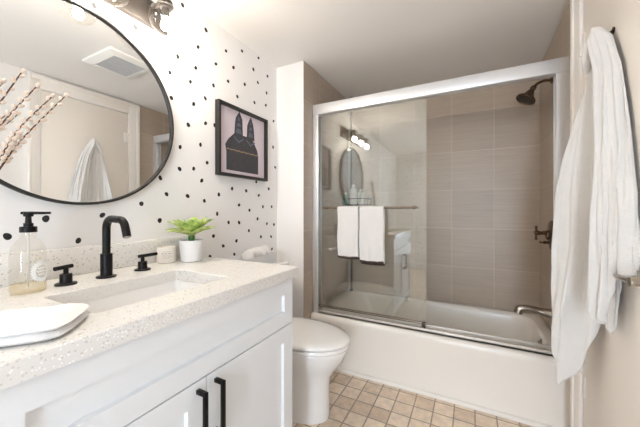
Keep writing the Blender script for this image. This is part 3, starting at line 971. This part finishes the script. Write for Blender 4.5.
# ---------------------------------------------------------------- round mirror
MY, MZ, MR = .5427, 1.540, .3752
mi = thing('round_mirror', (.0, MY, MZ), 'large round wall mirror in a thin black frame', 'mirror')
MB().lathe([(MR - .010, .008), (MR - .010, .016), (.001, .016)], (.0008, MY, MZ), 96, axis=(1, 0, 0)).build('mirror_glass', M['mirror'], mi, smooth=30)
fr = MB().lathe([(MR - .0095, .001), (MR, .001), (MR, .026), (MR - .0012, .0275), (MR - .0083, .0275), (MR - .0095, .026), (MR - .0095, .001)], (.0008, MY, MZ), 96, axis=(1, 0, 0))
fr.build('frame', M['blackframe'], mi, smooth=40)

# ---------------------------------------------------------------- vanity light over the mirror
LY = .585
vl = thing('vanity_light', (0, LY, 2.04), 'dark bronze vanity light with clear glass globes above the round mirror', 'wall light')
bp = MB().box(.001, .028, LY - .30, LY + .30, 1.985, 2.10, .004)
bp.build('back_plate', M['plate'], vl)
for k in range(3):
    y = LY + (k - 1) * .212
    X = .140
    so_ = MB()
    so_.tube(catmull([(.028, y, 2.062), (.07, y, 2.050), (.115, y, 2.064), (X, y, 2.052)], 6), .008, 12)
    so_.lathe([(.012, .092), (.020, .090), (.028, .082), (.031, .070), (.032, .062), (.029, .060), (.024, .060), (.024, .050), (.001, .050)], (X, y, 1.968), 32)
    so_.lathe([(.015, .012), (.015, .05)], (X, y, 1.968), 18)
    so_.build('socket', M['plate'], vl)
    gp = []
    for i in range(19):
        a = math.radians(40 + 140 * i / 18)
        gp.append((.066 * math.sin(a), .066 * math.cos(a)))
    gp = gp[:-1] + [(.0005, -.066)]
    gl = MB().lathe(gp, (X, y, 1.975), 40).build('globe', M['clear'], vl, smooth=60)
    bl = []
    for i in range(13):
        a = math.pi * i / 12
        r_, h_ = .0195 * math.sin(a), -.0195 * math.cos(a)
        bl.append((r_, h_))
    bl = bl[:-3] + [(.014, .028), (.0135, .036)]
    MB().lathe(bl, (X, y, 1.945), 24).build('bulb', M['bulb'], vl, smooth=80)

# ---------------------------------------------------------------- framed print
PY0, PY1, PZ0, PZ1 = 1.196, 1.646, 1.351, 1.786
pf = thing('picture_frame', (0, (PY0 + PY1) / 2, PZ0), 'square black framed lilac print on the dotted wall', 'picture')
f = MB()
fw = .017
f.loft([[Vector((x, PY0 + d, PZ0 + d)), Vector((x, PY1 - d, PZ0 + d)), Vector((x, PY1 - d, PZ1 - d)), Vector((x, PY0 + d, PZ1 - d))] for d, x in
        ((0, .002), (0, .0335), (.001, .0345), (fw - .001, .0345), (fw, .0335), (fw, .010))], True, True)
f.build('frame', M['blackframe'], pf, smooth=20)
pr = MB()
pr.box(.0103, .0125, PY0 + fw + .0004, PY1 - fw - .0004, PZ0 + fw + .0004, PZ1 - fw - .0004)
W_, H_ = PY1 - PY0, PZ1 - PZ0
AY = lambda u: PY0 + u * W_
AZ = lambda v: PZ0 + v * H_
def ink(poly, mi, lift):
    pr.mi = mi
    pr.prism([(AY(a), AZ(c)) for a, c in poly], lambda a, c, d: (d, a, c), .0124, .0126 + lift)
ink([(.17, .09), (.82, .09), (.82, .38), (.80, .46), (.70, .60), (.56, .63), (.32, .63), (.20, .52), (.15, .44), (.17, .34)], 1, .0002)
ink([(.315, .60), (.33, .78), (.345, .86), (.415, .985 - .02), (.475, .86), (.485, .62)], 1, .0003)
ink([(.565, .60), (.575, .80), (.60, .86), (.655, .955), (.70, .86), (.72, .78), (.735, .60)], 1, .0003)
for a0, a1 in ((.345, .46), (.60, .70)):
    n = (a1 - a0)
    ink([(a0, .64), (a1, .64), (a1 - .12 * n, .70), (a0 + .2 * n, .72)], 2, .0005)
    ink([(a0 + .1 * n, .74), (a1 - .1 * n, .75), (a1 - .3 * n, .80), (a0 + .3 * n, .79)], 2, .0005)
    ink([(a0 + .3 * n, .83), (a1 - .3 * n, .83), ((a0 + a1) / 2, .90)], 2, .0005)
    c = (a0 + a1) / 2
    for s_ in (-1, 1):
        ink([(c, .50), (c + s_ * .10, .57), (c + s_ * .085, .585), (c, .53)][::s_], 2, .0005)
for k in range(24):
    a = .175 + k * .0268
    zc_ = .385 + .004 * math.sin(k * 1.7)
    ink([(a, zc_ - .010), (a + .017, zc_ - .008), (a + .017, zc_ + .010), (a, zc_ + .008)], 3, .0005)
pr.build('print', [M['art_bg'], M['art_dark'], M['art_blue'], M['art_gold']], pf, smooth=0)

# ---------------------------------------------------------------- pussy willow in a vase at the counter's left end
VX, VY = .205, .205
vs = MB().lathe([(.030, .0005), (.036, .004), (.042, .05), (.038, .11), (.022, .16), (.019, .185), (.022, .195), (.019, .195), (.017, .185), (.02, .16), (.034, .11), (.036, .05), (.001, .012)], (VX, VY, CT), 36)
tag(vs.build('vase', M['cream'], origin=(VX, VY, CT), smooth=60), 'slim cream vase holding pussy willow at the left end of the countertop', 'vase')
rb = random.Random(3)
def willow(pts, label, nb, dense=1.0, base=(0, 0)):
    p = [(VX + base[0] * .3, VY + base[1] * .3, CT + .03), (VX + base[0], VY + base[1], CT + .19)] + pts
    t = thing('pussy_willow_branch', p[0], label, 'branch', 'pussy willow branches in the vase')
    path = catmull(p, 10)
    n = len(path)
    MB().tube(path, [.0030 - .0014 * i / n for i in range(n)], 8).build('twig', M['twig'], t)
    k0 = int(n * .52)
    idx = [k0 + (n - 2 - k0) * i / (nb - 1) for i in range(nb)]
    side = 1
    for i in idx:
        a = path[int(i)]
        T = (path[min(n - 1, int(i) + 1)] - path[int(i) - 1]).normalized()
        sd = T.cross(Vector((1, 0, 0))).normalized() * side
        sd = (sd + Vector((rb.uniform(-.7, .7), 0, 0))).normalized()
        side = -side
        L = rb.uniform(.0062, .0082)
        d = (T * .88 + sd * .48).normalized()
        c = a + sd * .003 + d * L * .55
        q = Vector((0, 0, 1)).rotation_difference(d)
        bud = MB().ball(c, L, 10, (.68, .68, 1.12), q)
        bud.build('catkin', M['catkin'], t, smooth=80)
    tip = path[-1]; T = (path[-1] - path[-2]).normalized()
    MB().ball(tip + T * .006, .0075, 10, (.7, .7, 1.1), Vector((0, 0, 1)).rotation_difference(T)).build('catkin', M['catkin'], t, smooth=80)
    MB().ball(path[k0] + Vector((0, 0, .0)), .0032, 8).build('bud_scale', M['twig'], t)
willow([(.215, .285, 1.262), (.215, .330, 1.352), (.20, .424, 1.497)], 'longest pussy willow branch, reaching furthest right over the mirror', 20, base=(.004, .010))
willow([(.225, .275, 1.268), (.22, .315, 1.365), (.20, .392, 1.484)], 'pussy willow branch just under the longest, second from the right', 18, base=(.008, .006))
willow([(.19, .262, 1.31), (.19, .300, 1.395), (.20, .358, 1.502)], 'pussy willow branch in the middle of the spray', 17, base=(-.004, .007))
willow([(.185, .245, 1.33), (.19, .284, 1.425), (.20, .327, 1.530)], 'thin upright pussy willow branch left of the middle one', 11, base=(-.008, .004))
willow([(.185, .235, 1.32), (.195, .262, 1.42), (.20, .290, 1.487)], 'short pussy willow branch at the left edge of the photo', 8, base=(-.002, -.005))

# ---------------------------------------------------------------- bath towel on the door hook
LEFT_LOBE = ([
 (1.770, [(1.362, 0.030), (1.366, 0.038), (1.362, 0.044), (1.358, 0.046), (1.354, 0.042), (1.350, 0.040), (1.347, 0.036)]),
 (1.735, [(1.378, 0.014), (1.386, 0.030), (1.380, 0.040), (1.372, 0.042), (1.358, 0.034), (1.348, 0.028), (1.342, 0.020)]),
 (1.670, [(1.395, 0.014), (1.412, 0.035), (1.402, 0.048), (1.386, 0.026), (1.366, 0.014), (1.340, 0.012), (1.325, 0.008)]),
 (1.580, [(1.410, 0.014), (1.424, 0.049), (1.410, 0.056), (1.388, 0.024), (1.366, 0.010), (1.330, 0.012), (1.305, 0.008)]),
 (1.500, [(1.420, 0.014), (1.428, 0.069), (1.408, 0.066), (1.386, 0.024), (1.362, 0.009), (1.325, 0.012), (1.300, 0.008)]),
 (1.350, [(1.450, 0.014), (1.447, 0.097), (1.418, 0.076), (1.390, 0.022), (1.360, 0.008), (1.315, 0.012), (1.285, 0.008)]),
 (1.200, [(1.480, 0.018), (1.472, 0.113), (1.432, 0.086), (1.394, 0.024), (1.358, 0.008), (1.310, 0.014), (1.275, 0.008)]),
 (1.000, [(1.490, 0.018), (1.482, 0.128), (1.432, 0.088), (1.408, 0.016), (1.350, 0.008), (1.300, 0.018), (1.262, 0.010)]),
 (0.750, [(1.490, 0.018), (1.472, 0.131), (1.430, 0.112), (1.408, 0.016), (1.338, 0.010), (1.285, 0.022), (1.250, 0.010)]),
 (0.450, [(1.470, 0.020), (1.452, 0.120), (1.430, 0.112), (1.408, 0.016), (1.332, 0.012), (1.280, 0.022), (1.250, 0.010)]),
], [.72, .63, .45, .72, .82, .735, .90])
RIGHT_LOBE = ([
 (1.780, [(1.352, .036), (1.350, .046), (1.346, .054), (1.342, .054), (1.338, .050), (1.334, .044), (1.336, .034)]),
 (1.735, [(1.358, .030), (1.350, .060), (1.338, .066), (1.328, .054), (1.320, .042), (1.312, .024), (1.314, .010)]),
 (1.62, [(1.352, .014), (1.318, .046), (1.296, .058), (1.284, .046), (1.274, .038), (1.262, .018), (1.258, .007)]),
 (1.50, [(1.350, .012), (1.300, .046), (1.272, .062), (1.256, .048), (1.242, .042), (1.230, .020), (1.226, .007)]),
 (1.35, [(1.348, .012), (1.285, .048), (1.246, .070), (1.230, .053), (1.212, .046), (1.196, .023), (1.190, .007)]),
 (1.20, [(1.345, .012), (1.275, .052), (1.227, .076), (1.208, .056), (1.188, .049), (1.167, .027), (1.160, .007)]),
 (1.00, [(1.340, .014), (1.270, .062), (1.212, .088), (1.192, .062), (1.180, .040), (1.160, .024), (1.152, .007)]),
 (.75, [(1.330, .020), (1.262, .066), (1.208, .084), (1.195, .060), (1.185, .040), (1.162, .020), (1.152, .007)]),
], [.97, .93, .785, .83, .935, .955, .975])
NS, NV = 16, 100
def lobe(mb, KEYS, HEM, phase):
    def key_at(z):
        if z >= KEYS[0][0]: return KEYS[0][1]
        for (za, A), (zb, B) in zip(KEYS, KEYS[1:]):
            if z >= zb:
                t = (za - z) / (za - zb)
                return [(a[0] + (b[0] - a[0]) * t, a[1] + (b[1] - a[1]) * t) for a, b in zip(A, B)]
        return KEYS[-1][1]
    hem_s = [HEM[i // NS] + (HEM[min(i // NS + 1, len(HEM) - 1)] - HEM[i // NS]) * (i % NS) / NS for i in range(NS * (len(HEM) - 1) + 1)]
    nU = len(hem_s)
    rows = []
    for j in range(NV + 1):
        v = j / NV
        row = []
        for i in range(nU):
            zt = KEYS[0][0] + .006 * math.sin(math.pi * i / (nU - 1))
            z = zt + (hem_s[i] - zt) * v
            K = key_at(z)
            kk = i / NS
            s0 = min(int(kk), len(K) - 2)
            P = [Vector((a, b, 0)) for a, b in K]
            p1, p2 = P[s0], P[s0 + 1]
            pa = P[s0 - 1] if s0 else p1 * 2 - p2
            pb = P[s0 + 2] if s0 + 2 < len(P) else p2 * 2 - p1
            t = kk - s0
            q = .5 * ((2 * p1) + (p2 - pa) * t + (2 * pa - 5 * p1 + 4 * p2 - pb) * t * t + (3 * p1 - pa - 3 * p2 + pb) * t ** 3)
            fade = min(1, v * 2.2)
            crease = .0065 * math.sin(kk * 6.3 + 1.6 * v + phase) + .0045 * math.sin(kk * 11.5 + 4 * v + phase) + .004 * math.sin(12 * v + kk * 2.0 + phase)
            low = max(0, v - .6) / .4
            crease += low * .010 * math.sin(kk * 9 + 15 * v + phase)
            off = q.y + fade * crease * min(1, q.y / .03)
            yy = q.x + fade * (.004 * math.sin(kk * 5 + 9 * v + 1 + phase) + low * .006 * math.sin(19 * v + kk * 2))
            row.append(Vector((XR - .0165 - max(.004, off), yy, z)))
        rows.append(row)
    mb.grid(rows)
tw = MB()
lobe(tw, *LEFT_LOBE, 0.0)
lobe(tw, *RIGHT_LOBE, 1.7)
# the gathered loop of cloth that sits on the hook and ties both falls together
n = 20
rings = []
for k in range(9):
    t = k / 8
    c = Vector((XR - .0165 - .050 + .012 * t - .010 * math.sin(math.pi * t), 1.408 - .066 * t, 1.652 + .116 * t + .012 * math.sin(math.pi * t)))
    rr = .008 + .010 * math.sin(math.pi * t) ** .7
    rings.append([c + Vector((rr * .9 * math.cos(2 * math.pi * i / n), .5 * rr * math.sin(2 * math.pi * i / n) * .6, rr * 1.25 * math.sin(2 * math.pi * i / n) * (1 + .12 * math.sin(3 * i)))) for i in range(n)])
tw.loft(rings)
bt = tw.build('bath_towel', M['towel_bath'], origin=(XR - .06, 1.33, 1.76), smooth=80, recalc=False)
sm = bt.modifiers.new('drape', 'SMOOTH'); sm.factor = .5; sm.iterations = 3
md = bt.modifiers.new('thickness', 'SOLIDIFY'); md.thickness = .006; md.offset = 0
tag(bt, 'long white bath towel hanging in folds from the hook on the door', 'towel')
